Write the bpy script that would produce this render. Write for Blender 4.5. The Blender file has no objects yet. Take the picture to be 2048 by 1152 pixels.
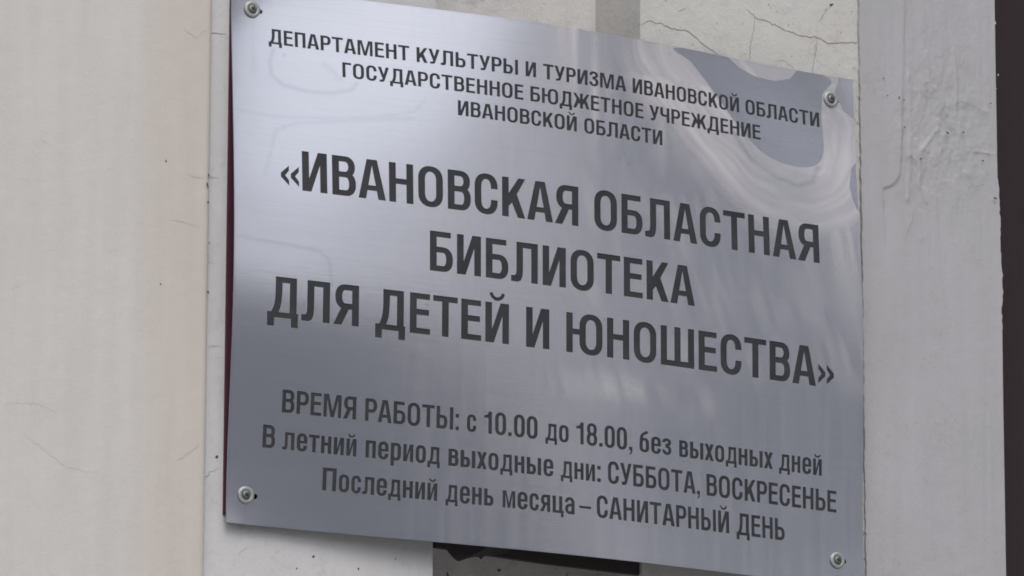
import bpy, math, random
import numpy as np
from mathutils import Matrix, Vector
from mathutils.geometry import delaunay_2d_cdt

random.seed(7)
rng = np.random.default_rng(11)
scene = bpy.context.scene
COL = scene.collection
GROUND_V = 2781.4        # the sign's lower edge hangs this many mm above the pavement
PW, PH = 800.0, 600.0    # sign plate, mm


def P(u, v, n=0.0):
    """wall millimetres (right, up, out of the wall) -> world metres; the wall faces -Y"""
    return (u / 1000.0, -n / 1000.0, (v + GROUND_V) / 1000.0)


# ------------------------------------------------------------------ camera
cam_d = bpy.data.cameras.new('camera')
cam = bpy.data.objects.new('camera', cam_d)
COL.objects.link(cam)
scene.camera = cam
cam_d.sensor_fit = 'HORIZONTAL'
cam_d.sensor_width = 36.0
cam_d.lens = 200.145
cam_d.clip_start = 0.05
cam_d.clip_end = 600.0
r_ = Vector((0.86970314, -0.49357236, 0.0016648)).normalized()
f_ = Vector((0.47937681, 0.84548334, 0.23527812)).normalized()
u_ = r_.cross(f_).normalized()
cam.matrix_world = Matrix((
    (r_.x, u_.x, -f_.x, -2.66599928),
    (r_.y, u_.y, -f_.y, -5.29123847),
    (r_.z, u_.z, -f_.z, 1.6),
    (0, 0, 0, 1)))

# ------------------------------------------------------------------ sky, sun, exposure
SUN_EL, SUN_AZ = math.radians(52), math.radians(200)     # azimuth clockwise from +Y
world = bpy.data.worlds.new('World')
scene.world = world
world.use_nodes = True
wn, wl = world.node_tree.nodes, world.node_tree.links
wn.clear()
sky = wn.new('ShaderNodeTexSky')
sky.sky_type = 'NISHITA'
sky.sun_disc = False
sky.sun_elevation = SUN_EL
sky.sun_rotation = SUN_AZ
sky.air_density = 1.0
sky.dust_density = 4.0
sky.ozone_density = 1.0
hs = wn.new('ShaderNodeHueSaturation')
hs.inputs['Saturation'].default_value = 0.34
bg = wn.new('ShaderNodeBackground')
bg.inputs['Strength'].default_value = 0.13
wo = wn.new('ShaderNodeOutputWorld')
wl.new(sky.outputs[0], hs.inputs['Color'])
wl.new(hs.outputs[0], bg.inputs['Color'])
wl.new(bg.outputs[0], wo.inputs['Surface'])

sun_d = bpy.data.lights.new('sun', 'SUN')
sun_d.energy = 0.6
sun_d.angle = math.radians(35)
sun_d.color = (1.0, 0.98, 0.96)
sun = bpy.data.objects.new('sun', sun_d)
COL.objects.link(sun)
sd = Vector((math.sin(SUN_AZ) * math.cos(SUN_EL), math.cos(SUN_AZ) * math.cos(SUN_EL), math.sin(SUN_EL)))
sun.rotation_euler = sd.to_track_quat('Z', 'Y').to_euler()
sun.location = sd * 30

vs = scene.view_settings
vs.view_transform = 'Standard'
vs.look = 'None'
vs.gamma = 1.0
vs.exposure = 0.25
vs.use_curve_mapping = False


scene.cycles.filter_width = 1.8      # the photograph is a soft video frame


# ------------------------------------------------------------------ helpers
def thing(name, label, cat, loc=(0, 0, 0), group=None):
    o = bpy.data.objects.new(name, None)
    COL.objects.link(o)
    o.location = loc
    o.empty_display_size = 0.05
    o['label'] = label
    o['category'] = cat
    if group:
        o['group'] = group
    return o


def tag(o, label=None, cat=None, kind=None, group=None):
    if label:
        o['label'] = label
    if cat:
        o['category'] = cat
    if kind:
        o['kind'] = kind
    if group:
        o['group'] = group
    return o


def mesh_obj(name, verts, faces, mats, parent=None, mi=None, smooth=None):
    me = bpy.data.meshes.new(name)
    me.from_pydata([tuple(p) for p in verts], [], [tuple(f) for f in faces])
    if not isinstance(mats, (list, tuple)):
        mats = [mats]
    for m in mats:
        me.materials.append(m)
    if mi is not None:
        me.polygons.foreach_set('material_index', np.array(mi, dtype=np.int32))
    if smooth is not None:
        s = np.array(smooth if hasattr(smooth, '__len__') else [smooth] * len(faces), dtype=bool)
        me.polygons.foreach_set('use_smooth', s)
    me.update()
    o = bpy.data.objects.new(name, me)
    COL.objects.link(o)
    if parent is not None:
        o.parent = parent
        o.matrix_parent_inverse = Matrix.Translation(-Vector(parent.location))
    return o


class MB:
    """collects faces (in world metres) for one mesh"""
    def __init__(s):
        s.v, s.f, s.m, s.s = [], [], [], []

    def add(s, verts, faces, m=0, smooth=False):
        b = len(s.v)
        s.v += [tuple(p) for p in verts]
        for f in faces:
            s.f.append(tuple(i + b for i in f))
            s.m.append(m)
            s.s.append(smooth)

    def box(s, u0, u1, v0, v1, n0, n1, m=0):
        vv = [P(u, v, n) for n in (n0, n1) for v in (v0, v1) for u in (u0, u1)]
        s.add(vv, [(0, 2, 3, 1), (4, 5, 7, 6), (0, 1, 5, 4), (2, 6, 7, 3), (0, 4, 6, 2), (1, 3, 7, 5)], m)

    def prism(s, pts, n0, n1, m=0):
        """outline (u, v) counter-clockwise, from depth n0 out to n1"""
        k = len(pts)
        s.add([P(a, b, n1) for a, b in pts] + [P(a, b, n0) for a, b in pts],
              [tuple(range(k)), tuple(range(2 * k - 1, k - 1, -1))] +
              [(i + k, (i + 1) % k + k, (i + 1) % k, i) for i in range(k)], m)

    def ribbon(s, pts, w, n, m=0):
        """a thin crack of varying width, hair above the surface n"""
        pts = np.array(pts, float)
        out, t = [], 0
        L = [pts[0]]
        for a, b in zip(pts[:-1], pts[1:]):
            k = max(2, int(np.hypot(*(b - a)) / 3.0))
            for i in range(1, k + 1):
                L.append(a + (b - a) * i / k)
        L = np.array(L)
        L[1:-1] += rng.normal(0, 0.55, (len(L) - 2, 2))
        T = np.gradient(L, axis=0)
        T /= np.linalg.norm(T, axis=1)[:, None] + 1e-9
        N = np.stack([-T[:, 1], T[:, 0]], 1)
        k = len(L)
        ww = .82 * w * (0.55 + 0.75 * rng.random(k))
        ww *= np.minimum(1, np.minimum(np.arange(k) + .3, k - np.arange(k) - .7) / 4 + .2)
        A, B = L + N * ww[:, None] / 2, L - N * ww[:, None] / 2
        vv = [P(a[0], a[1], n) for a in A] + [P(a[0], a[1], n) for a in B]
        s.add(vv, [(i, i + k, i + k + 1, i + 1) for i in range(k - 1)], m)

    def chip(s, u, v, a, b, n, m=0, rot=0.0):
        k = 9
        c, d = math.cos(rot), math.sin(rot)
        vv = []
        for i in range(k):
            t = 2 * math.pi * i / k
            q = 0.65 + 0.6 * rng.random()
            x, y = a * q * math.cos(t), b * q * math.sin(t)
            vv.append(P(u + c * x - d * y, v + d * x + c * y, n))
        s.add(vv, [tuple(range(k))], m)

    def build(s, name, mats, parent=None):
        return mesh_obj(name, s.v, s.f, mats, parent, s.m, s.s)


def lathe(mb, profile, centre, axis_n, up, seg=40, m=0):
    """profile [(r, h)]; centre in world metres, h along axis_n"""
    a = Vector(axis_n).normalized()
    b = Vector(up)
    b = (b - a * b.dot(a)).normalized()
    c = b.cross(a)
    C = Vector(centre)
    vv, ff = [], []
    for r, h in profile:
        for i in range(seg):
            t = 2 * math.pi * i / seg
            vv.append(C + (b * math.cos(t) + c * math.sin(t)) * (r / 1000.0) + a * (h / 1000.0))
    for j in range(len(profile) - 1):
        for i in range(seg):
            k = (i + 1) % seg
            ff.append((j * seg + i, j * seg + k, (j + 1) * seg + k, (j + 1) * seg + i))
    ff.append(tuple((len(profile) - 1) * seg + i for i in range(seg)))
    mb.add(vv, ff, m, True)


# ------------------------------------------------------------------ materials
class NT:
    def __init__(s, name):
        s.m = bpy.data.materials.new(name)
        s.m.use_nodes = True
        s.n, s.l = s.m.node_tree.nodes, s.m.node_tree.links
        s.b = s.n['Principled BSDF']

    def new(s, t, **kw):
        x = s.n.new(t)
        for k, v in kw.items():
            if k in x.inputs:
                x.inputs[k].default_value = v
            else:
                setattr(x, k, v)
        return x

    def coords(s, scale=(1, 1, 1)):
        if not hasattr(s, 'tc'):
            s.geo = s.n.new('ShaderNodeNewGeometry')
            s.tc = s.geo.outputs['Position']
        mp = s.n.new('ShaderNodeMapping')
        mp.inputs['Scale'].default_value = scale
        s.l.new(s.tc, mp.inputs['Vector'])
        return mp.outputs[0]

    def noise(s, scale, detail=4, rough=.55, sc=(1, 1, 1), dist=0.0):
        x = s.new('ShaderNodeTexNoise', Scale=scale, Detail=detail, Roughness=rough, Distortion=dist)
        s.l.new(s.coords(sc), x.inputs['Vector'])
        return x.outputs['Fac']

    def ramp(s, fac, stops, interp='LINEAR'):
        r = s.n.new('ShaderNodeValToRGB')
        r.color_ramp.interpolation = interp
        e = r.color_ramp.elements
        while len(e) < len(stops):
            e.new(0.5)
        for x, (p, c) in zip(e, stops):
            x.position = p
            x.color = (c, c, c, 1) if not hasattr(c, '__len__') else (*c, 1)
        s.l.new(fac, r.inputs[0])
        return r.outputs[0]

    def mix(s, fac, a, b, mode='MIX'):
        x = s.n.new('ShaderNodeMix')
        x.data_type = 'RGBA'
        x.blend_type = mode
        for sock, val in ((x.inputs[0], fac), (x.inputs[6], a), (x.inputs[7], b)):
            if hasattr(val, 'is_output'):
                s.l.new(val, sock)
            elif hasattr(val, '__len__'):
                sock.default_value = (*val, 1)
            else:
                sock.default_value = val if sock is x.inputs[0] else (val, val, val, 1)
        return x.outputs[2]

    def math(s, op, a, b=0.0):
        x = s.n.new('ShaderNodeMath')
        x.operation = op
        for sock, val in ((x.inputs[0], a), (x.inputs[1], b)):
            if hasattr(val, 'is_output'):
                s.l.new(val, sock)
            else:
                sock.default_value = val
        return x.outputs[0]

    def bump(s, h, strength, dist, normal=None):
        x = s.new('ShaderNodeBump', Strength=strength, Distance=dist)
        s.l.new(h, x.inputs['Height'])
        if normal is not None:
            s.l.new(normal, x.inputs['Normal'])
        return x.outputs[0]

    def put(s, **kw):
        for k, v in kw.items():
            k = k.replace('_', ' ')
            sock = s.b.inputs[k]
            if hasattr(v, 'is_output'):
                s.l.new(v, sock)
            elif hasattr(v, '__len__'):
                sock.default_value = (*v, 1) if len(v) == 3 and sock.type == 'RGBA' else v
            else:
                sock.default_value = v
        return s.m


def plaster(name, c, c2, speck=0.0, streak=0.35, bump=0.5, dirt=None, band=None):
    t = NT(name)
    blot = t.ramp(t.noise(7, 5, .6), [(.35, 0), (.68, 1)])
    col = t.mix(blot, c, c2)
    st = t.ramp(t.noise(6, 3, .5, (9, 9, .8)), [(.35, 0), (.7, 1)])
    col = t.mix(t.math('MULTIPLY', st, streak), col, tuple(x * .93 for x in c2))
    fine = t.noise(160, 4, .6)
    if dirt:
        d = t.ramp(t.noise(22, 6, .7, (1, 1, 1), .4), [(.52, 0), (.72, 1)])
        d = t.math('MULTIPLY', d, t.ramp(fine, [(.42, 0), (.6, 1)]))
        col = t.mix(t.math('MULTIPLY', d, speck), col, dirt)
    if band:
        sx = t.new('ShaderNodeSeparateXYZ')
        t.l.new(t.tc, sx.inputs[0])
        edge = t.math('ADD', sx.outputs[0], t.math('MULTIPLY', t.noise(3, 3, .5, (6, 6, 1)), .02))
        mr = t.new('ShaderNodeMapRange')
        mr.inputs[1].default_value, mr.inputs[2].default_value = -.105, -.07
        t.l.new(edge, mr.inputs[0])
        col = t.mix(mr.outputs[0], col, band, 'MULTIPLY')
    h = t.math('ADD', t.math('MULTIPLY', t.noise(420, 3, .6), .25), t.noise(45, 5, .62))
    return t.put(Base_Color=col, Roughness=.88, Specular_IOR_Level=.25, Normal=t.bump(h, bump, .004))


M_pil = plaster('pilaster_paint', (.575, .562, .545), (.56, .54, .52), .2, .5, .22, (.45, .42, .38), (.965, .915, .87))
M_wall = plaster('wall_paint', (.57, .57, .58), (.535, .53, .535), .5, .3, .35, (.33, .31, .28))
M_right = plaster('rough_wall_paint', (.545, .538, .52), (.50, .492, .475), .5, .25, .5, (.32, .295, .255))
M_rec = plaster('recess_plaster', (.62, .612, .605), (.56, .548, .535), .6, .4, .5, (.22, .20, .18))
M_grey = plaster('grey_render', (.415, .40, .43), (.375, .378, .386), .3, .45, .28, (.25, .24, .23))

t = NT('crack')
M_crack = t.put(Base_Color=(.24, .225, .21), Roughness=1.0)
t = NT('hairline')
M_hair = t.put(Base_Color=(.45, .432, .41), Roughness=1.0)
t = NT('chip')
M_chip = t.put(Base_Color=(.09, .075, .065), Roughness=1.0)


def steel(name, residue):
    t = NT(name)
    # long horizontal brush lines
    br = t.noise(1.0, 3, .6, (14, 14, 2600))
    br2 = t.noise(1.0, 3, .6, (7, 7, 760))
    wave = t.noise(2.2, 2, .45, (1, 1, .8))
    col = t.mix(t.ramp(br2, [(.35, 0), (.7, 1)]), (.715, .716, .775), (.672, .675, .735))
    rough = t.math('ADD', t.math('MULTIPLY', br, .09), .125)
    at = t.new('ShaderNodeAttribute', attribute_name='haze')  # dried residue
    mk = t.new('ShaderNodeAttribute', attribute_name='mark')
    col = t.mix(mk.outputs['Fac'], col, (.40, .43, .48))
    nrm = t.bump(br, .05, .0004)
    nrm = t.bump(br2, .045, .0005, nrm)
    nrm = t.bump(wave, .10, .03, nrm)
    t.put(Base_Color=col, Metallic=1.0, Roughness=rough, Anisotropic=.6,
          Normal=nrm)
    tv = t.new('ShaderNodeCombineXYZ', X=TANGENT[0], Y=TANGENT[1], Z=TANGENT[2])
    t.l.new(tv.outputs[0], t.b.inputs['Tangent'])
    if residue:
        # dried film and glue left on the metal: pale, matt
        d = t.new('ShaderNodeBsdfPrincipled', Roughness=.55)
        d.inputs['Base Color'].default_value = (.58, .555, .57, 1)
        mx = t.n.new('ShaderNodeMixShader')
        t.l.new(t.math('MULTIPLY', at.outputs['Fac'], t.math('SUBTRACT', 1.0, t.math('MULTIPLY', mk.outputs['Fac'], .8))), mx.inputs[0])
        t.l.new(t.b.outputs[0], mx.inputs[1])
        t.l.new(d.outputs[0], mx.inputs[2])
        t.l.new(mx.outputs[0], t.n['Material Output'].inputs['Surface'])
    return t.m


TANGENT = (1, 0, 0)
M_steel = steel('brushed_steel', True)
M_clean = steel('clean_steel', False)
t = NT('steel_edge')
M_edge = t.put(Base_Color=(.42, .42, .44), Metallic=1.0, Roughness=.45)

t = NT('engraving_paint')
g = t.ramp(t.noise(26, 5, .7), [(.3, 0), (.7, 1)])
M_ink = t.put(Base_Color=t.mix(g, (.022, .023, .027), (.042, .043, .049)), Roughness=.55, Specular_IOR_Level=.3)

t = NT('maroon_paint')
M_maroon = t.put(Base_Color=t.mix(t.noise(30, 4), (.055, .012, .028), (.085, .02, .042)), Roughness=.6)

t = NT('zinc')
M_zinc = t.put(Base_Color=t.mix(t.noise(200, 3), (.40, .41, .41), (.28, .285, .28)), Metallic=.5, Roughness=.5)
t = NT('screw_steel')
M_screw = t.put(Base_Color=t.mix(t.noise(300, 3), (.23, .24, .22), (.13, .14, .13)), Metallic=.9, Roughness=.5)
t = NT('hole_black')
M_black = t.put(Base_Color=(.008, .008, .008), Roughness=.9)

t = NT('brown_door_paint')
M_door = t.put(Base_Color=t.mix(t.noise(14, 5, .6, (1, 1, .25)), (.021, .012, .015), (.028, .017, .020)), Roughness=.62, Specular_IOR_Level=.3,
               Normal=t.bump(t.noise(180, 3), .12, .001))
t = NT('white_fleck')
M_fleck = t.put(Base_Color=(.6, .58, .56), Roughness=.8)
t = NT('shadow_black')
M_shadow = t.put(Base_Color=t.mix(t.noise(60, 5, .6, (1, 1, 5)), (.018, .0155, .0165), (.042, .036, .037)), Roughness=.75)
t = NT('torn_felt')
M_felt = t.put(Base_Color=t.mix(t.noise(70, 5), (.045, .034, .039), (.075, .06, .064)), Roughness=.8)
t = NT('lock_brass')
M_lock = t.put(Base_Color=(.035, .03, .024), Metallic=.3, Roughness=.5)


# ------------------------------------------------------------------ wall
ZF = -36.0                # wall face
wall = thing('plaster_wall', 'cracked beige and grey plaster wall behind the steel sign', 'wall', P(400, -GROUND_V, ZF))
wall['kind'] = 'thing'
V0, V1 = -GROUND_V, 2400.0

# pilaster on the left with a rounded arris
mb = MB()
n1, ue = -24.0, -23.5
prof = [(-1400, n1)] + [(ue - 9 + 9 * math.sin(a), n1 - 9 + 9 * math.cos(a)) for a in np.linspace(0, math.pi / 2, 7)] + [(ue, ZF - 60)]
vv = [P(u, v, n) for v in (V0, V1) for u, n in prof]
k = len(prof)
mb.add(vv, [(i, i + 1, i + 1 + k, i + k) for i in range(k - 1)], 0, False)
n = n1 + .35
for pts, w in (([(-62, 536), (-50, 531), (-44, 528)], .7), ([(-44, 528), (-38, 536), (-31, 540)], .8),
               ([(-75, 322), (-52, 321), (-38, 318)], .5), ([(-262, 220), (-240, 232)], .3),
               ([(-262, 100), (-225, 104), (-200, 96)], .3), ([(-240, 70), (-190, 40), (-150, 36)], .3),
               ([(-230, 392), (-205, 380)], .3), ([(-60, 60), (-40, 75), (-31, 82)], .6),
               ([(-45, 606), (-34, 601)], .6), ([(-56, 376), (-40, 372), (-31, 374)], .6)):
    mb.ribbon(pts, w, n, 1)
for u, v, a, b in ((-32.5, 377, .8, 2.2), (-34, 366, 1.2, 3.2), (-33, 347, 1.1, 1.7), (-31, 302, .8, 1.4),
                   (-31.5, 248, 1.3, 2.1), (-84, 386, 1.0, 1.4), (-88, 250, .7, 1.2)):
    mb.chip(u + 5, v, a, b, n, 2, .3)
mb.build('pilaster', [M_pil, M_hair, M_chip], wall)

# wall face left of the recess
UR0, UR1 = 256.0, 521.0
mb = MB()
mb.box(ue, UR0, V0, V1, -300, ZF)
n = ZF + .35
for pts, w in (([(-27, 604), (-15, 598), (-6, 588)], 1.3), ([(-28, 540), (-12, 541), (-3, 542)], .8),
               ([(-27, 378), (-10, 380)], .7), ([(-26, 283), (-12, 284)], .5),
               ([(-5, 60), (-15, 54), (-24, 44)], .9),
               ([(30, -22), (20, -32)], .8), ([(0, 4), (14, -2)], .7), ([(-28, 190), (-15, 192), (-4, 193)], .55)):
    mb.ribbon(pts, w, n, 1)
for u, v, a, b in ((-7, 72, 2.4, 1.6), (110, -25, 1.6, 1.6), (165, -33, 1.0, 1.2), (210, -18, 1.0, 1.0),
                   (230, -45, 1.5, 1.2), (90, -40, 1.0, 1.2)):
    mb.chip(u, v, a, b, n, 2, .5)
mb.build('wall_face', [M_wall, M_crack, M_chip], wall)

# recess: its back and the return on the right
mb = MB()
mb.box(UR0, UR1, V0, V1, -300, ZF - 100)
n = ZF - 99.6
mb.chip(330, -8, 1.2, 4.5, n, 2, .4)
mb.chip(395, 4, 3, 2, n, 2, .2)
mb.ribbon([(485, 10), (474, -6), (476, -30)], 2.2, n, 2)
mb.build('recess', [M_rec, M_crack, M_chip], wall)

# rough wall face right of the recess, cracked
mb = MB()
UG0 = 815.0
mb.box(UR1, UG0 + 30, V0, V1, -300, ZF)
n = ZF + .35
for pts, w in (([(521, 628), (531, 634), (545, 634), (566, 630), (584, 631), (606, 616), (628, 606), (652, 599), (672, 601)], 1.1),
               ([(606, 616), (607, 604)], .5), ([(664, 668), (674, 660), (692, 657), (716, 650), (735, 646), (757, 648), (774, 643), (805, 648), (826, 652)], 1.1),
               ([(674, 660), (673, 648), (669, 630), (666, 604)], .8), ([(666, 604), (671, 588)], .5),
               ([(758, 648), (757, 632), (752, 606), (758, 585)], .7), ([(512, 622), (521, 628)], 1.5),
               ([(571, 652), (582, 657)], .6), ([(627, 655), (638, 652)], .6), ([(700, 610), (712, 614), (726, 606), (716, 598), (702, 602)], .5),
               ([(690, 594), (726, 598), (748, 600)], .45), ([(780, 690), (770, 680), (762, 668)], .8),
               ([(806, 600), (808, 560), (806, 520)], .5)):
    mb.ribbon(pts, w, n, 1)
for i in range(46):
    mb.chip(rng.uniform(530, 812), rng.uniform(575, 700), rng.uniform(.3, .9), rng.uniform(.3, .8), n, 2, rng.uniform(0, 3))
for i in range(30):
    mb.chip(rng.uniform(806, 815), rng.uniform(30, 600), rng.uniform(.3, .8), rng.uniform(.4, 1.5), n, 2, 0)
mb.chip(779, 690, 3.2, 1.6, n, 2, .5)
mb.build('wall_face', [M_right, M_crack, M_chip], wall)['label'] = 'rough cracked wall face right of the recess'


# grey render panel: a height field with trowel ridges, ragged right edge
def seg_d(px, py, pts):
    d = np.full(px.shape, 1e9)
    for (a, b), (c, e) in zip(pts[:-1], pts[1:]):
        L = (c - a) ** 2 + (e - b) ** 2
        tt = np.clip(((px - a) * (c - a) + (py - b) * (e - b)) / L, 0, 1)
        d = np.minimum(d, np.hypot(px - a - tt * (c - a), py - b - tt * (e - b)))
    return d


def vnoise(x, y, seed):
    r = np.random.default_rng(seed).random((64, 64))
    xi, yi = np.floor(x).astype(int), np.floor(y).astype(int)
    fx, fy = x - xi, y - yi
    fx, fy = fx * fx * (3 - 2 * fx), fy * fy * (3 - 2 * fy)
    g = lambda a, b: r[a % 64, b % 64]
    return (g(xi, yi) * (1 - fx) + g(xi + 1, yi) * fx) * (1 - fy) + (g(xi, yi + 1) * (1 - fx) + g(xi + 1, yi + 1) * fx) * fy


us = np.linspace(UG0, 1009, 125)
vsn = np.concatenate([[V0], np.linspace(-30, 760, 500), [V1]])
U, V = np.meshgrid(us, vsn)
Hh = np.zeros_like(U)
step = [(878, 640), (875, 600), (874, 560), (872, 520), (868, 494), (858, 482), (846, 478)]
xs_ = np.interp(V, [478, 481, 484, 489, 496, 520, 560, 600, 640, 760], [846, 853, 859, 865, 869, 872, 874, 875, 878, 884])
sd_ = U - xs_
patch = 1 / (1 + np.exp(-sd_ / .7)) * (1 / (1 + np.exp(-(V - 425) / 14)))
Hh -= 1.7 * patch
Hh += 1.5 * np.exp(-(seg_d(U, V, [(925, 560), (900, 530), (896, 490), (906, 470)]) / 2.2) ** 2) * (.4 + vnoise(U / 6, V / 6, 5))
Hh += .8 * np.exp(-(seg_d(U, V, [(940, 590), (958, 600), (1000, 590)]) / 3.0) ** 2) * vnoise(U / 7, V / 7, 15)
Hh += 1.2 * np.exp(-(seg_d(U, V, [(884, 620), (886, 560), (884, 520), (880, 470)]) / 2.5) ** 2)
Hh += 1.0 * np.exp(-(seg_d(U, V, [(910, 650), (914, 600), (912, 560)]) / 3) ** 2)
Hh += 1.2 * np.exp(-(seg_d(U, V, [(950, 660), (953, 610), (950, 580)]) / 2.2) ** 2)
Hh += 1.4 * np.exp(-(seg_d(U, V, [(968, 540), (1004, 540)]) / 1.5) ** 2) * vnoise(U / 5, V / 5, 8)
reg = np.exp(-((U - 930) / 60) ** 2) * np.exp(-((V - 560) / 95) ** 2)
Hh += reg * 2.4 * (vnoise(U / 11, V / 19, 3) - .5) + reg * 1.4 * (vnoise(U / 4, V / 7, 4) - .5)
Hh += reg * .7 * (vnoise(U / 1.9, V / 2.4, 17) - .5) + .35 * patch * (vnoise(U / 2.5, V / 14, 18) - .5)
Hh += 1.6 * (vnoise(U / 45, V / 110, 6) - .5) + .5 * (vnoise(U / 6, V / 160, 9) - .5)
# the right edge
vpts = [-3000, 30, 280, 360, 372, 380, 395, 420, 455, 480, 497, 505, 512, 760, 3000]
upts = [1006, 1006, 1007, 1007.5, 1009.5, 1009, 1009.5, 1008, 1009.2, 1008.2, 1009, 1008, 1006.3, 1006.6, 1006.6]
edge = np.interp(V, vpts, upts)
edge = edge + np.where((V > 330) & (V < 510), 1.6 * (vnoise(V / 5, V * 0, 2) - .5), 0)
lft = UG0 + 1.6 * (vnoise(V / 4, V * 0 + 3, 12) - .5)
U2 = lft + (U - UG0) / (1009 - UG0) * (edge - lft)
NG = ZF + 3.5
nr, nc = U.shape
verts = [P(U2[i, j], V[i, j], NG + Hh[i, j]) for i in range(nr) for j in range(nc)]
faces = [(i * nc + j, i * nc + j + 1, (i + 1) * nc + j + 1, (i + 1) * nc + j) for i in range(nr - 1) for j in range(nc - 1)]
mb = MB()
mb.add(verts, faces, 0, True)
for j, dn in ((0, -6), (nc - 1, -60)):      # the edges go back into the wall
    vv = [P(U2[i, j], V[i, j], NG + Hh[i, j]) for i in range(nr)] + [P(U2[i, j], V[i, j], NG + dn) for i in range(nr)]
    mb.add(vv, [(i, i + 1, i + 1 + nr, i + nr) if j else (i, i + nr, i + 1 + nr, i + 1) for i in range(nr - 1)], 0, False)
mb.add([P(UG0 + 28, V0, ZF), P(1004, V0, ZF), P(1004, V1, ZF), P(UG0 + 28, V1, ZF)], [(0, 1, 2, 3)], 0)
n = NG + 1.6
for pts, w in (([(874, 600), (873, 560), (871, 522), (867, 496), (864, 489), (858, 484), (852, 481), (846, 479)], .35),
               ([(916, 521), (904, 516), (899, 498), (896, 480)], .6), ([(938, 588), (956, 597), (996, 586)], .6),
               ([(875, 517), (884, 521), (893, 514)], 1.1), ([(960, 503), (972, 497), (985, 500)], .7),
               ([(888, 460), (882, 440), (874, 424)], .5), ([(900, 430), (892, 415)], .45), ([(970, 541), (1000, 537)], .4),
               ([(952, 640), (960, 644), (966, 642)], .5), ([(905, 618), (908, 590)], .35)):
    mb.ribbon(pts, w, n, 1)
for u, v, a, b, rr in ((935, 556, 3.0, 1.5, -.6), (1000, 486, 2.4, 1.4, 0), (984, 529, 1.6, 1.0, 0), (957, 560, 1.6, 1.0, .5), (897, 520, 2.0, 1.2, .4),
                       (852, 590, 1.0, .8, 0), (847, 610, .9, .9, 0), (868, 590, 1, 1.5, 0), (875, 588, .8, .8, 0), (996, 600, 1.6, 1, .3), (875, 555, 1.2, 1.2, 0)):
    mb.chip(u, v, a, b, n, 2, rr)
o = mb.build('render_panel', [M_grey, M_crack, M_chip], wall)
o['label'] = 'patched grey render beside the door frame'

# ------------------------------------------------------------------ door frame and door
dfr = thing('door_frame', 'dark brown metal door frame flecked with white paint, right of the grey render', 'door frame', P(1030, V0, -60))
mb = MB()
mb.prism([(1000, V0), (1026.5, V0), (1026.5, -250), (1026.5, V1 - 1), (1000, V1 - 1)], -160, -56)
mb.prism([(1026.5, V0), (1031, V0), (1031, V1 - 1), (1026.5, V1 - 1)], -160, -60)
mb.build('jamb', M_door, dfr)
for u, v, a, b, rr in ((1021.5, 709, 1.4, 2.6, .45), (1024.8, 645, .9, 1.3, .2), (1021.8, 628, .5, .7, 0), (1018.6, 436, 1.0, 4.0, .2)):
    mb = MB()
    mb.chip(u, v, a, b, -55.6, 0, rr)
    mb.build('paint_fleck', M_fleck, dfr)
dr = thing('door', 'dark brown metal door leaf with a round lock cover, at the right edge', 'door', P(1400, V0, -75))
dr['kind'] = 'thing'
mb = MB()
mb.box(1031, 1900, V0, V1 - 1, -160, -68)
mb.build('leaf', M_door, dr)
mb = MB()
lathe(mb, [(26, 0), (26, 3), (22, 6), (8, 7)], P(1093, 486, -68), (0, -1, 0), (0, 0, 1), 36)
mb.build('lock_cover', M_lock, dr)

# ------------------------------------------------------------------ things behind the lower edge of the sign
mb = MB()
mb.prism([(262, 1), (330, -1.5), (400, -4.0), (520, -5.2), (520, 30), (262, 30)], -47, -41)  # dark strip modelled in place of the backing board's shadow
o = mb.build('shadow_strip', M_shadow)
tag(o, 'black strip across the wall recess, standing in for the shadow under the sign', 'board')
out = [(274, 22), (272, 4), (275, -2), (279, -8), (283.5, -13.5), (287, -13.8), (297, -9.5), (307, -6.5), (313, -6.0), (316, -8), (320, -4.5), (330, -1.5),
       (345, 1.5), (352, 4), (352, 22)]
mb = MB()
cv = lambda u, v: -39.2 + 2.5 * math.sin(u * .09) * max(0, min(1, (10 - v) / 24)) + max(0, (2 - v)) * .35
k = len(out)
vv = [P(u, v, cv(u, v) + 1) for u, v in out] + [P(u, v, cv(u, v)) for u, v in out]
mb.add(vv, [tuple(range(k - 1, -1, -1))[::-1], tuple(range(2 * k - 1, k - 1, -1))] + [(i + k, (i + 1) % k + k, (i + 1) % k, i) for i in range(k)])
o = mb.build('torn_felt', M_felt)
tag(o, 'torn scrap of dark roofing felt hanging from behind the sign', 'scrap')

# ------------------------------------------------------------------ sign: letter shapes
BEND = [(2, 0, -19.71), (1, 1, 0.22), (0, 2, -0.94), (3, 0, 2.68), (2, 1, -11.33), (1, 2, 9.06), (0, 3, -0.84), (4, 0, 7.29), (3, 1, 0.17),
        (2, 2, -48.74), (1, 3, -3.07), (0, 4, 0.4), (4, 1, 9.21), (4, 2, 23.23), (2, 3, -0.07), (2, 4, 16.96), (3, 2, -8.2), (1, 4, 0.6)]


def bend(u, v):
    s = (np.asarray(u, float) - PW / 2) / (PW / 2)
    q = (np.asarray(v, float) - PH / 2) / (PH / 2)
    # extra bend added at the top left corner so it reflects bright sky
    sky_tilt = -3.6 * np.exp(-(np.asarray(u, float) ** 2 + (PH - np.asarray(v, float)) ** 2) / 70.0 ** 2)
    return sum(c * s ** i * q ** j for i, j, c in BEND) + sky_tilt


def rect(x0, y0, x1, y1):
    return [(x0, y0), (x1, y0), (x1, y1), (x0, y1)]


def strip(a, b):
    o = []
    for i in range(len(a) - 1):
        o += [[a[i], a[i + 1], b[i + 1]], [a[i], b[i + 1], b[i]]]
    return o


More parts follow.
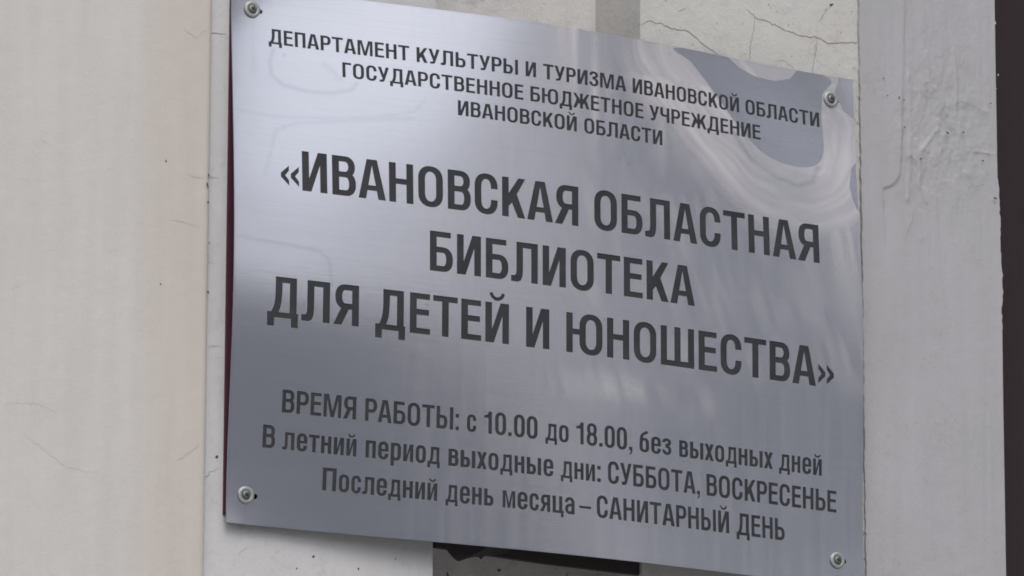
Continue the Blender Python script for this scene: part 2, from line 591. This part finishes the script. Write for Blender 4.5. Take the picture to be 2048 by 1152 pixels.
def arc(cx, cy, rx, ry, a0, a1, k=9, e=2.25):
    o = []
    for t in np.linspace(math.radians(a0), math.radians(a1), k):
        c, s = math.cos(t), math.sin(t)
        o.append((cx + rx * math.copysign(abs(c) ** (2 / e), c), cy + ry * math.copysign(abs(s) ** (2 / e), s)))
    return o


def oval(x0, y0, x1, y1, S, B, ry):
    """upright ring with straight sides"""
    def con(a0, b0, a1, b1, h):
        cx, rx = (a0 + a1) / 2, (a1 - a0) / 2
        return arc(cx, b1 - h, rx, h, 0, 180, 19) + arc(cx, b0 + h, rx, h, 180, 360, 19)
    A = con(x0, y0, x1, y1, ry)
    I = con(x0 + S, y0 + B, x1 - S, y1 - B, ry - B + .02)
    return strip(A + A[:1], I + I[:1])


def cshape(x0, y0, x1, y1, S, B, ry, yt, yb):
    cx, rx = (x0 + x1) / 2, (x1 - x0) / 2
    A = [(x1, yt)] + arc(cx, y1 - ry, rx, ry, 0, 180, 19) + arc(cx, y0 + ry, rx, ry, 180, 360, 19) + [(x1, yb)]
    h = ry - B + .02
    I = [(x1 - S, yt)] + arc(cx, y1 - B - h, rx - S, h, 0, 180, 19) + arc(cx, y0 + B + h, rx - S, h, 180, 360, 19) + [(x1 - S, yb)]
    return strip(A, I)


def bowl(x0, y0, x1, y1, S, B, rx=.27):
    """D-shaped bowl open to the left at x0"""
    ry = min((y1 - y0) / 2, .30)
    rx = min(rx, (x1 - x0) * .8)
    ir, ih = max(rx - S, .05), max(ry - B, .05)
    A = [(x0, y1)] + arc(x1 - rx, y1 - ry, rx, ry, 90, 0, 10) + arc(x1 - rx, y0 + ry, rx, ry, 0, -90, 10) + [(x0, y0)]
    I = [(x0, y1 - B)] + arc(x1 - S - ir, y1 - B - ih, ir, ih, 90, 0, 10) + arc(x1 - S - ir, y0 + B + ih, ir, ih, 0, -90, 10) + [(x0, y0 + B)]
    return strip(A, I)


def mir(ps, W):
    return [[(W - x, y) for x, y in p][::-1] for p in ps]


def sc(ps, sx, sy):
    return [[(x * sx, y * sy) for x, y in p] for p in ps]


def pen(pts, S, B):
    pts = np.array(pts, float)
    T = np.gradient(pts, axis=0)
    T /= np.linalg.norm(T, axis=1)[:, None]
    off = np.stack([-T[:, 1] * S / 2, T[:, 0] * B / 2], 1)
    return strip([tuple(p) for p in pts + off], [tuple(p) for p in pts - off])


def breve(cx, y, w=.165, h=.15, th=.088):
    return pen([(cx - w * math.cos(a), y + h - h * math.sin(a)) for a in np.linspace(0, math.pi, 13)], th, th)


def glyphs(S, B, H, d=None):
    """letters of height H with unit widths; stems S, bars B"""
    G = {}
    m0, m1 = .465 * H, .465 * H + B
    y = lambda q: q * H
    G['А'] = (.721, .022, .022, [[(0, 0), (.198, 0), (.3605, y(.85)), (.3605, H), (.226, H)],
                                 [(.721 - .198, 0), (.721, 0), (.495, H), (.3605, H), (.3605, y(.85))], rect(.15, y(.215), .57, y(.215) + B * .92)])
    G['Б'] = (.62, .066, .045, [rect(0, 0, S, H), rect(0, H - B, .565, H)] + bowl(S * .5, 0, .62, y(.615), S, B))
    G['В'] = (.622, .066, .042, [rect(0, 0, S, H)] + bowl(S * .5, 0, .622, m1, S, B) + bowl(S * .5, m0, .60, H, S * .97, B))
    G['Г'] = (.53, .066, .03, [rect(0, 0, S, H), rect(0, H - B, .53, H)])
    G['Д'] = (.798, .03, .055, [rect(.575, 0, .757, H), rect(.205, H - B, .757, H), rect(0, 0, .798, B * .93), rect(0, y(-.21), .178, B * .93), rect(.62, y(-.21), .798, B * .93)] +
              strip([(.205, H), (.205, y(.62)), (.195, y(.42)), (.165, y(.27)), (.12, y(.17)), (.07, B * .6)], [(.385, H - B), (.38, y(.62)), (.365, y(.40)), (.335, y(.25)), (.29, y(.13)), (.26, B * .5)]))
    G['Е'] = (.548, .066, .045, [rect(0, 0, S, H), rect(0, 0, .548, B), rect(0, H - B, .54, H), rect(0, m0, .515, m1)])
    arm = [[(S, y(.60)), (.45, H), (.64, H), (.285, y(.38)), (S, y(.26))], [(.255, y(.40)), (.40, y(.61)), (.64, 0), (.435, 0)]]
    G['К'] = (.64, .066, .03, [rect(0, 0, S, H)] + arm)
    kk = [[(x + .44, q) for x, q in p] for p in arm]
    G['Ж'] = (1.06, .025, .025, [rect(.44, 0, .44 + S, H)] + [[(min(x, 1.06), q) for x, q in p] for p in kk] + mir([[(min(x, 1.06), q) for x, q in p] for p in kk], 1.06))
    zt = [(.095, y(.735))] + arc(.29, y(.765), .195, y(.235) - B / 2, 175, -75, 15, 2.1) + [(.22, m0 + B / 2)]
    zb = [(.22, m0 + B / 2)] + arc(.295, y(.29), .205, y(.29) - B / 2, 75, -175, 15, 2.1) + [(.095, y(.27))]
    G['З'] = (.59, .04, .042, pen(zt, S, B) + pen(zb, S, B))
    i_ = [rect(0, 0, S, H), rect(.653 - S, 0, .653, H), [(S, 0), (.235, 0), (.653 - S, y(.68)), (.653 - S, H), (.42, H), (S, y(.33))]]
    G['И'] = (.653, .066, .066, i_)
    G['Й'] = (.653, .066, .066, i_ + breve(.326, H + .095))
    G['Л'] = (.742, .03, .068, [rect(.742 - S, 0, .742, H), rect(.149, H - B, .742, H)] +
              strip([(.149, H), (.149, y(.32)), (.143, y(.22)), (.122, y(.165)), (.085, y(.148)), (0, y(.148))],
                    [(.329, H - B), (.329, y(.30)), (.315, y(.14)), (.268, y(.035)), (.18, y(-.008)), (0, 0)]))
    G['М'] = (.90, .066, .066, [rect(0, 0, S * .92, H), rect(.90 - S * .92, 0, .90, H), [(S * .92, H), (.26, H), (.45, y(.27)), (.45, 0), (.365, 0), (S * .92, y(.80))],
                                [(.90 - S * .92, H), (.90 - S * .92, y(.80)), (.535, 0), (.45, 0), (.45, y(.27)), (.64, H)]])
    G['Н'] = (.643, .066, .066, [rect(0, 0, S, H), rect(.643 - S, 0, .643, H), rect(S * .5, m0, .643 - S * .5, m1)])
    G['О'] = (.661, .064, .064, oval(0, y(-.016), .661, y(1.016), S, B, y(.33)))
    G['П'] = (.64, .066, .066, [rect(0, 0, S, H), rect(.64 - S, 0, .64, H), rect(0, H - B, .64, H)])
    G['Р'] = (.61, .066, .03, [rect(0, 0, S, H)] + bowl(S * .5, y(.385), .61, H, S, B))
    G['С'] = (.627, .062, .055, cshape(0, y(-.016), .627, y(1.016), S, B, y(.33), y(.645), y(.365)))
    G['Т'] = (.664, .033, .033, [rect(.332 - S / 2, 0, .332 + S / 2, H), rect(0, H - B, .664, H)])
    G['У'] = (.66, .02, .02, strip([(.66, H), (.43, y(.24)), (.395, y(.11)), (.335, y(.03)), (.25, 0), (.09, 0)],
                                   [(.468, H), (.30, y(.34)), (.265, y(.20)), (.235, y(.162)), (.19, B), (.09, B)]) + [[(0, H), (.192, H), (.372, y(.42)), (.30, y(.20)), (.27, y(.22))]])
    G['Ч'] = (.61, .05, .066, [rect(.61 - S, 0, .61, H)] + strip([(0, H), (0, y(.62)), (.02, y(.50)), (.075, y(.415)), (.18, y(.385)), (.55, y(.385))],
                                                                  [(S, H), (S, y(.66)), (S + .012, y(.585)), (S + .04, y(.545)), (S + .1, y(.528)), (.55, y(.528))]))
    G['Ш'] = (.987, .066, .066, [rect(0, 0, S, H), rect(.4935 - S / 2, 0, .4935 + S / 2, H), rect(.987 - S, 0, .987, H), rect(0, 0, .987, B)])
    G['Ь'] = (.60, .066, .042, [rect(0, 0, S, H)] + bowl(S * .5, 0, .60, y(.615), S, B))
    G['Ы'] = (.885, .066, .066, [rect(0, 0, S, H), rect(.885 - S, 0, .885, H)] + bowl(S * .5, 0, .575, y(.615), S, B, .25))
    G['Ю'] = (1.035, .066, .064, [rect(0, 0, S, H), rect(S * .5, m0, .45, m1)] + [[(x + .374, q) for x, q in p] for p in oval(0, y(-.016), .661, y(1.016), S, B, y(.33))])
    G['Я'] = (.665, .028, .066, [rect(.665 - S, 0, .665, H), [(0, 0), (.212, 0), (.43, y(.46)), (.22, y(.46))]] + mir(bowl(S * .5, y(.39), .625, H, S, B), .665))
    return G


CAP = glyphs(.183, .142, 1.0)
XH = .765
low = glyphs(.215, .165, 1.0)          # lower case: same shapes, lower and narrower, with heavier strokes before narrowing


def lower(src, W, l=None, r=None):
    w, a, b, ps = low[src]
    k = W / w
    return (W, (a if l is None else l) * .85, (b if r is None else r) * .85, sc(ps, k, XH))


LOW = {c: lower(s, W) for c, s, W in (('в', 'В', .465), ('д', 'Д', .575), ('з', 'З', .43), ('и', 'И', .465), ('л', 'Л', .545), ('м', 'М', .60),
                                      ('н', 'Н', .465), ('о', 'О', .475), ('п', 'П', .465), ('с', 'С', .445), ('т', 'Т', .48), ('ы', 'Ы', .69), ('ь', 'Ь', .455), ('я', 'Я', .48))}
LOW['й'] = (LOW['и'][0], LOW['и'][1], LOW['и'][2], LOW['и'][3] + breve(LOW['и'][0] / 2, XH + .085, .125, .115, .075))
SL, BL = .158, .125
LOW['е'] = (.475, .055, .045, cshape(0, -.013, .475, XH + .013, SL, BL, .25, .36, .245) + [rect(.08, .345, .475 - SL * .5, .345 + BL * .85), rect(.475 - SL, .345, .475, .43)])
LOW['а'] = (.46, .045, .05, pen([(.08, .56)] + arc(.225, .53, .158, .178, 170, 0, 11, 2.2) + [(.383, .3), (.383, 0)], SL, BL) + [rect(.46 - SL, 0, .46, .12)] +
            pen([(.38, .425), (.28, .41)] + arc(.22, .235, .145, .175, 90, 270, 11, 2.2) + [(.30, .08), (.38, .15)], SL * .95, BL))
LOW['б'] = (.47, .055, .05, oval(0, -.013, .47, .66, SL, BL, .24) + pen([(.08, .35), (.085, .58), (.115, .74), (.19, .83), (.30, .88), (.40, .945)], SL * .9, BL * .95))
LOW['р'] = (.475, .06, .05, [rect(0, -.25, SL, XH)] + [q for q in oval(0, -.013, .475, XH + .013, SL, BL, .25)])
LOW['х'] = (.47, .015, .015, [[(0, XH), (.168, XH), (.47, 0), (.302, 0)], [(0, 0), (.168, 0), (.47, XH), (.302, XH)]])
LOW['ц'] = (.535, .06, .03, [rect(0, 0, SL, XH), rect(.47 - SL, 0, .47, XH), rect(0, 0, .535, BL), rect(.405, -.17, .535, BL)])
D_ = {'0': (.55, .05, .05, oval(0, -.014, .55, 1.014, .175, .135, .30)),
      '1': (.40, .03, .10, [rect(.215, 0, .39, 1), [(0, .70), (0, .805), (.14, .845), (.22, .92), (.25, 1), (.34, 1), (.34, .70)]]),
      '8': (.56, .045, .045, oval(.02, .455, .54, 1.014, .165, .125, .26) + oval(0, -.014, .56, .585, .172, .13, .27)),
      '.': (.175, .06, .06, [rect(0, 0, .175, .165)]),
      ':': (.175, .06, .06, [rect(0, 0, .175, .165), rect(0, .565, .175, .73)]),
      ',': (.175, .06, .06, [rect(0, 0, .175, .165), [(.085, 0), (.175, 0), (.165, -.09), (.12, -.16), (.03, -.21), (.03, -.15), (.07, -.11)]]),
      '–': (.60, 0, 0, [rect(0, .33, .60, .44)])}
chev = [[(0, .335), (0, .385), (.215, .585), (.215, .455), (.115, .335)], [(0, .335), (.115, .335), (.215, .215), (.215, .085), (0, .285)]]
D_['«'] = (.475, 0, 0, chev + [[(x + .26, q) for x, q in p] for p in chev])
D_['»'] = (.475, 0, 0, mir(D_['«'][3], .475))
FONT = {**CAP, **LOW, **D_}

TEXT = [
    (536.0, 17.3, [('ДЕПАРТАМЕНТ', 44.5, 211.2), ('КУЛЬТУРЫ', 219.7, 342.8), ('И', 352.2, 365.3), ('ТУРИЗМА', 374.1, 482.1), ('ИВАНОВСКОЙ', 490.8, 638.4), ('ОБЛАСТИ', 647.6, 751.7)]),
    (507.9, 17.3, [('ГОСУДАРСТВЕННОЕ', 131.3, 349.3), ('БЮДЖЕТНОЕ', 358.0, 505.1), ('УЧРЕЖДЕНИЕ', 513.1, 667.5)]),
    (480.4, 17.3, [('ИВАНОВСКОЙ', 268.5, 417.0), ('ОБЛАСТИ', 426.6, 530.3)]),
    (371.7, 45.1, [('«', 55.1, 76.5), ('ИВАНОВСКАЯ', 80.4, 418.7), ('ОБЛАСТНАЯ', 439.2, 743.0)]),
    (299.4, 45.1, [('БИБЛИОТЕКА', 232.9, 571.4)]),
    (227.1, 45.1, [('ДЛЯ', 39.7, 147.8), ('ДЕТЕЙ', 167.5, 330.7), ('И', 352.1, 381.5), ('ЮНОШЕСТВА', 403.0, 734.9), ('»', 738.1, 759.3)]),
    (124.8, 24.7, [('ВРЕМЯ', 60.8, 147.5), ('РАБОТЫ:', 158.1, 270.1), ('с', 279.9, 291.2), ('10.00', 300.8, 366.9), ('до', 376.7, 406.0), ('18.00,', 415.6, 487.7), ('без', 497.0, 538.7), ('выходных', 549.4, 675.9), ('дней', 684.5, 743.2)]),
    (84.8, 24.7, [('В', 39.8, 54.4), ('летний', 62.9, 149.3), ('период', 160.1, 248.0), ('выходные', 258.3, 386.7), ('дни:', 396.1, 446.6), ('СУББОТА,', 455.9, 576.6), ('ВОСКРЕСЕНЬЕ', 585.6, 763.5)]),
    (44.9, 24.7, [('Последний', 111.2, 245.8), ('день', 255.7, 313.3), ('месяца', 324.3, 413.2), ('–', 419.3, 434.1), ('САНИТАРНЫЙ', 441.3, 615.5), ('ДЕНЬ', 625.5, 691.6)]),
]

cv_, ce_, cf_ = [], [], []     # constrained triangulation input
face_tag = []


def add_poly(poly, tagv):
    a = 0.0
    for (x0, y0), (x1, y1) in zip(poly, poly[1:] + poly[:1]):
        a += x0 * y1 - x1 * y0
    if abs(a) < 2e-3:
        return
    if a < 0:
        poly = poly[::-1]
    b = len(cv_)
    cv_.extend(Vector(p) for p in poly)
    cf_.append(list(range(b, b + len(poly))))
    face_tag.append(tagv)


for li, (base, cap, words) in enumerate(TEXT):
    for w, u0, u1 in words:
        x, pl = 0.0, []
        for i, ch in enumerate(w):
            W, l, r, ps = FONT[ch]
            if i:
                x += l
            pl.append((x, ps))
            x += W + (r if i < len(w) - 1 else 0)
        k = (u1 - u0) / x
        for gx, ps in pl:
            for p in ps:
                add_poly([(u0 + (gx + a) * k, base + b * cap) for a, b in p], ('text', li))

# slotted screw holes
SCREW = [(25.1, 572.2, 35.2, 571.4, 2.7), (768.4, 571.8, 777.2, 570.5, 2.4), (22.2, 31.3, 33.4, 31.0, 2.9), (763.0, 29.8, 772.9, 29.7, 2.7)]
for su, sv, hu, hv, hr in SCREW:
    add_poly([(hu - 6, hv - hr), (hu, hv - hr)] + [(hu + hr * math.sin(a), hv - hr * math.cos(a)) for a in np.linspace(.3, math.pi - .3, 9)] + [(hu, hv + hr), (hu - 6, hv + hr)], ('hole', 0))


# clean patches in the residue (outline in the sign's own mm)
def smooth_closed(pts, k=5):
    n = len(pts)
    o = []
    pts = [np.array(p, float) for p in pts]
    for i in range(n):
        p0, p1, p2, p3 = pts[i - 1], pts[i], pts[(i + 1) % n], pts[(i + 2) % n]
        for j in range(k):
            q = j / k
            o.append(tuple(.5 * ((2 * p1) + (p2 - p0) * q + (2 * p0 - 5 * p1 + 4 * p2 - p3) * q * q + (3 * p1 - p0 - 3 * p2 + p3) * q ** 3)))
    return o


CLEAN_A = [(558, 599.7), (572, 585), (592, 566), (612, 545), (632, 524), (650, 507), (672, 492), (700, 484), (728, 484), (748, 492), (756, 508), (756, 530), (755, 550), (757, 575), (756, 599.7)]
BLOB = [(625, 599.7), (640, 590), (662, 583), (690, 582), (712, 588), (722, 599.7)]
top = [(757, 599.7), (722.5, 599.7)] + BLOB[::-1][1:-1] + [(624.5, 599.7), (558, 599.7)]
curve = smooth_closed(CLEAN_A)
curve = curve[:-(5 + 0)]
CLEAN = curve + top[:-1]
CLEAN_B = [(780, 599.5), (778, 590), (774, 583), (779, 573), (786, 560), (799.5, 552), (799.5, 599.5)]
CLEAN_C = [(799.5, 500), (793, 492), (789, 470), (793, 452), (799.5, 440)]

# grid points, skipping those too close to an outline is not needed: the triangulation takes them all
GS = 2.5
gu = np.arange(0, PW + .1, GS)
gv = np.arange(0, PH + .1, GS)
nb = len(cv_)
add_poly([(0, 0), (PW, 0), (PW, PH), (0, PH)], ('plate', 0))
for a in gu:
    for b in gv:
        ja, jb = (0, 0) if (a in (0, PW) or b in (0, PH)) else rng.uniform(-.5, .5, 2)
        if (a, b) not in ((0, 0), (PW, 0), (0, PH), (PW, PH)):
            cv_.append(Vector((a + ja, b + jb)))
for poly in (CLEAN, CLEAN_B, CLEAN_C):
    add_poly(poly, ('clean', 0))
ov, oe, of, iv, ie, iff = delaunay_2d_cdt(cv_, [], cf_, 0, 1e-4, True)
OV = np.array([(p.x, p.y) for p in ov])
kinds = []
for src in iff:
    kd, line = 'none', -1
    names = [face_tag[i] for i in src]
    ks = [q[0] for q in names]
    if 'hole' in ks:
        kd = 'hole'
    elif 'text' in ks:
        kd, line = 'text', [q[1] for q in names if q[0] == 'text'][0]
    elif 'clean' in ks:
        kd = 'clean'
    elif 'plate' in ks:
        kd = 'plate'
    kinds.append((kd, line))

SURF = np.stack([OV[:, 0] / 1000, -bend(OV[:, 0], OV[:, 1]) / 1000, (OV[:, 1] + GROUND_V) / 1000], 1)
e_ = .5
NU = -(bend(OV[:, 0] + e_, OV[:, 1]) - bend(OV[:, 0] - e_, OV[:, 1])) / (2 * e_)
NV = -(bend(OV[:, 0], OV[:, 1] + e_) - bend(OV[:, 0], OV[:, 1] - e_)) / (2 * e_)
NRM = np.stack([NU, -np.ones(len(OV)), NV], 1)
NRM /= np.linalg.norm(NRM, axis=1)[:, None]

sign = thing('wall_sign', 'brushed steel library sign with engraved black lettering, screwed to the wall', 'sign', P(400, 0, ZF))

# --- plate
THK = 1.6
pf = [f for f, (k, l) in zip(of, kinds) if k in ('plate', 'clean')]
pm = [1 if k == 'clean' else 0 for k, l in kinds if k in ('plate', 'clean')]
used = sorted({i for f in pf for i in f})
rem = {o: i for i, o in enumerate(used)}
verts = [tuple(SURF[i]) for i in used]
faces = [tuple(rem[i] for i in f) for f in pf]
nfront = len(faces)
mi = list(pm)
sm = [True] * nfront
# boundary of the plate: rim and hole walls (letters get their own walls)
cnt = {}
kind_of_edge = {}
for f, (k, l) in zip(of, kinds):
    for a, b in zip(f, list(f[1:]) + [f[0]]):
        kind_of_edge[(a, b)] = (k, l)
text_walls = {i: [] for i in range(9)}
for (a, b), (k, l) in kind_of_edge.items():
    opp = kind_of_edge.get((b, a))
    if k in ('plate', 'clean'):
        if opp is None or opp[0] == 'hole':
            q = len(verts)
            for i in (a, b):
                verts.append(tuple(SURF[i]))
            for i in (b, a):
                verts.append(tuple(SURF[i] - NRM[i] * THK / 1000))
            faces.append((q + 1, q, q + 3, q + 2))
            mi.append(2)
            sm.append(False)
    elif k == 'text':
        if opp is None or opp[0] in ('plate', 'clean'):
            text_walls[l].append((a, b))
# back sheet
bu, bv = np.linspace(0, PW, 41), np.linspace(0, PH, 31)
q = len(verts)
for b in bv:
    for a in bu:
        verts.append((a / 1000, -(float(bend(a, b)) - THK) / 1000, (b + GROUND_V) / 1000))
for j in range(30):
    for i in range(40):
        if (i in (0, 1, 38, 39)) and j in (1, 28):
            continue
        faces.append((q + j * 41 + i, q + (j + 1) * 41 + i, q + (j + 1) * 41 + i + 1, q + j * 41 + i + 1))
        mi.append(2)
        sm.append(True)
plate = mesh_obj('plate', verts, faces, [M_steel, M_clean, M_edge], sign, mi, sm)

cn = np.zeros((len(plate.data.vertices), 3))
cn[:len(used)] = NRM[used]
plate.data.normals_split_custom_set_from_vertices([tuple(x) for x in cn])

# residue and tide marks per vertex
uu, vv_ = OV[used, 0], OV[used, 1]


def sstep(a, b, x):
    q = np.clip((x - a) / (b - a), 0, 1)
    return q * q * (3 - 2 * q)


ring = CLEAN_A[:12]
dr_ = seg_d(uu, vv_, ring)
ang = np.arctan2(vv_ - 560, uu - 690)
swirl = .30 + .75 * vnoise(dr_ / 7 + 9, ang * 1.6 + 20, 21) * (.5 + .5 * vnoise(dr_ / 19 + 3, ang * .7 + 9, 22))
fine = vnoise(dr_ / 4.5 + 2 * vnoise(uu / 25, vv_ / 25, 24), ang * 2.3 + 31, 23)
big = .62 + .5 * vnoise(uu / 55 + 3, vv_ / 55 + 8, 25)
hz = (.56 * (1 - sstep(52, 112, dr_ + 22 * (vnoise(uu / 30, vv_ / 30, 26) - .5))) + .42 * (1 - sstep(60, 125, dr_)) * fine * swirl * 1.5) * big
hz = np.maximum(hz, .55 * (np.hypot((uu - 674) / 50, (vv_ - 604) / 23) < 1.05))
# vertical wipe marks along the top
wipe = vnoise(uu / 9, vv_ / 160 + 4, 31) * vnoise(uu / 31 + 7, vv_ / 120 + 2, 32)
hz = np.maximum(hz, 1.5 * wipe * sstep(330, 420, uu) * (1 - sstep(560, 640, uu)) * sstep(440, 540, vv_ + .25 * (uu - 420)) * .8)
# trailing wipes down the right edge and cloudy dabs under the big words
hz = np.maximum(hz, .62 * vnoise(uu / 8 + vv_ / 60, vv_ / 150, 33) * sstep(690, 780, uu) * sstep(230, 420, vv_))
dab = vnoise(uu / 9 + vv_ / 30, vv_ / 38, 35) * vnoise(uu / 40, vv_ / 40 + 5, 36)
hz = np.maximum(hz, .7 * dab * np.exp(-((vv_ - 190) / 26) ** 2) * sstep(290, 360, uu) * (1 - sstep(560, 640, uu)))
hz = np.maximum(hz, .40 * dab * sstep(250, 500, uu) * sstep(180, 260, vv_))
hz = np.maximum(hz, .10 * vnoise(uu / 6, vv_ / 90, 37) * sstep(100, 300, uu))
hz = np.clip(hz * .8, 0, .85)
mk = np.zeros(len(used))
for pts, w, s in (([(50, 530), (45, 515), (47, 500), (60, 490), (90, 486), (120, 488), (142, 495), (148, 503)], 2.2, .55),
                  ([(110, 520), (122, 512), (128, 505)], 4, .3),
                  ([(2, 455), (50, 452), (110, 458), (170, 466), (215, 478), (228, 492)], 1.8, .30),
                  ([(46, 420), (50, 437), (75, 448), (130, 457), (215, 470)], 1.8, .35),
                  ([(36, 385), (42, 405), (46, 420)], 2.0, .3),
                  ([(4, 312), (60, 309), (100, 306), (112, 298), (115, 270)], 1.8, .45),
                  ([(3, 602), (9, 598), (14, 594)], 1.3, .5),
                  ([(628, 512), (652, 484), (688, 466), (718, 461), (738, 468), (746, 486)], 3.2, .75), ([(640, 520), (655, 490), (690, 470)], 3, .3)):
    mk = np.maximum(mk, .6 * s * np.exp(-(seg_d(uu, vv_, pts) / w) ** 2))
for su, sv, hu, hv, hr in SCREW:
    q = seg_d(uu, vv_, [(su + 1, sv - 8), (su, max(sv - 70, 1))])
    mk = np.maximum(mk, .16 * np.exp(-(q / 4) ** 2) * (.4 + vnoise(uu / 2.5, vv_ / 60, 41)))
mk = np.maximum(mk, .22 * (1 - sstep(0, 5, np.minimum(np.minimum(uu, PW - uu), np.minimum(vv_, PH - vv_)))) * vnoise(uu / 14, vv_ / 14, 42))
for i in range(26):
    a, b = rng.uniform(10, 790), rng.uniform(10, 590)
    mk = np.maximum(mk, .7 * np.exp(-(np.hypot(uu - a, vv_ - b) / 1.2) ** 2))
for nm, arr in (('haze', hz), ('mark', mk)):
    at = plate.data.attributes.new(nm, 'FLOAT', 'POINT')
    full = np.zeros(len(plate.data.vertices), dtype=np.float32)
    full[:len(used)] = arr
    at.data.foreach_set('value', full)

# --- engraved lines: sunk floors with walls, filled with dark paint
DEPTH = {0: .45, 1: .6, 2: .5}
for li in range(9):
    d = DEPTH[li // 3] / 1000
    fs = [f for f, (k, l) in zip(of, kinds) if k == 'text' and l == li]
    ids = sorted({i for f in fs for i in f})
    rm = {o: i for i, o in enumerate(ids)}
    verts = [tuple(SURF[i] - NRM[i] * d) for i in ids]
    faces = [tuple(rm[i] for i in f) for f in fs]
    for a, b in text_walls[li]:
        q = len(verts)
        verts += [tuple(SURF[a]), tuple(SURF[b]), tuple(SURF[b] - NRM[b] * d), tuple(SURF[a] - NRM[a] * d)]
        faces.append((q, q + 1, q + 2, q + 3))
    mesh_obj('text_line', verts, faces, M_ink, sign)

# --- maroon board behind the plate
mb = MB()
mb.box(0.5, 799, 10, 592, ZF, ZF + 2.5)
mb.build('backing_board', M_maroon, sign)

# --- screws with cup washers
for su, sv, hu, hv, hr in SCREW:
    i = int(np.argmin(np.hypot(OV[:, 0] - su, OV[:, 1] - sv)))
    n_ = Vector(NRM[i])
    c = Vector(P(su, sv, float(bend(su, sv))))
    mb = MB()
    lathe(mb, [(4.7, -.5), (4.7, 3.0), (4.3, 3.5), (2.6, 3.9), (1.7, 3.9)], c, n_, (0, 0, 1), 32)
    screw = mb.build('screw', [M_screw, M_black], sign)
    # cross slot
    b = (Vector((0, 0, 1)) - n_ * n_.z).normalized()
    r = b.cross(n_)
    th = rng.uniform(0, 1.5)
    b, r = b * math.cos(th) + r * math.sin(th), r * math.cos(th) - b * math.sin(th)
    mb = MB()
    for p, q, h in ((b, r, 4.02), (r, b, 4.05)):
        vv = [c + (p * a * 2.6 + q * e * .55 + n_ * h) / 1000 for a, e in ((-1, -1), (1, -1), (1, 1), (-1, 1))]
        mb.add(vv, [(0, 1, 2, 3)])
    mb.build('cross_slot', M_black, screw).matrix_parent_inverse = Matrix.Identity(4)
    mb = MB()
    lathe(mb, [(7.6, .1), (8.6, .5), (9.5, 1.1), (9.55, 1.5), (9.1, 2.0), (8.0, 2.5), (6.3, 2.6), (5.2, 2.1), (4.75, 1.4)], c, n_, (0, 0, 1), 48)
    mb.f.pop(); mb.m.pop(); mb.s.pop()
    w = mb.build('washer', M_zinc, screw)
    w.matrix_parent_inverse = Matrix.Identity(4)

# ------------------------------------------------------------------ ground, and two unseen buildings added for the steel to mirror
t = NT('paving')
M_ground = t.put(Base_Color=t.mix(t.noise(3, 6), (.29, .285, .275), (.35, .34, .33)), Roughness=.9)
g = mesh_obj('ground', [(-300, -300, 0), (300, -300, 0), (300, 300, 0), (-300, 300, 0)], [(0, 1, 2, 3)], M_ground)
g['kind'] = 'structure'

t = NT('facade_paint')
M_fac = t.put(Base_Color=t.mix(t.noise(.4, 4), (.84, .845, .86), (.80, .80, .815)), Roughness=.9)
t = NT('facade_grey_paint')
M_fac2 = t.put(Base_Color=t.mix(t.noise(.4, 4), (.72, .72, .74), (.66, .66, .68)), Roughness=.9)
t = NT('roof_sheet')
M_roof = t.put(Base_Color=(.12, .11, .11), Roughness=.6)
t = NT('window_glass')
M_win = t.put(Base_Color=(.03, .035, .04), Roughness=.08)


def reflected_house(x0, x1, y0, y1, h, label, floors, cols, mat):
    hs_ = thing('building', label, 'building', ((x0 + x1) / 2, y0, 0))
    hs_['kind'] = 'thing'
    def bx(a, b, c, d, e, f):
        m = MB()
        m.add([(x, y, z) for z in (e, f) for y in (c, d) for x in (a, b)],
              [(0, 2, 3, 1), (4, 5, 7, 6), (0, 1, 5, 4), (2, 6, 7, 3), (0, 4, 6, 2), (1, 3, 7, 5)])
        return m
    bx(x0, x1, y1, y0, 0, h).build('wall', mat, hs_)
    bx(x0 - .4, x1 + .4, y1, y0 + .4, h + .002, h + .35).build('roof', M_roof, hs_)
    for fl in range(floors):
        for c in range(cols):
            xx = x0 + (c + .5) * (x1 - x0) / cols
            zz = 1.1 + fl * (h - .6) / floors
            bx(xx - .42, xx + .42, y0 + .003, y0 + .03, zz, zz + 1.3).build('window', M_win, hs_)


reflected_house(-24, 12.6, -22, -34, 7.7, 'unseen low grey building across the street, added for the steel to reflect', 2, 9, M_fac2)
reflected_house(14.1, 46, -22.5, -36, 14.6, 'unseen tall white building across the street, added for the steel to reflect', 4, 5, M_fac)
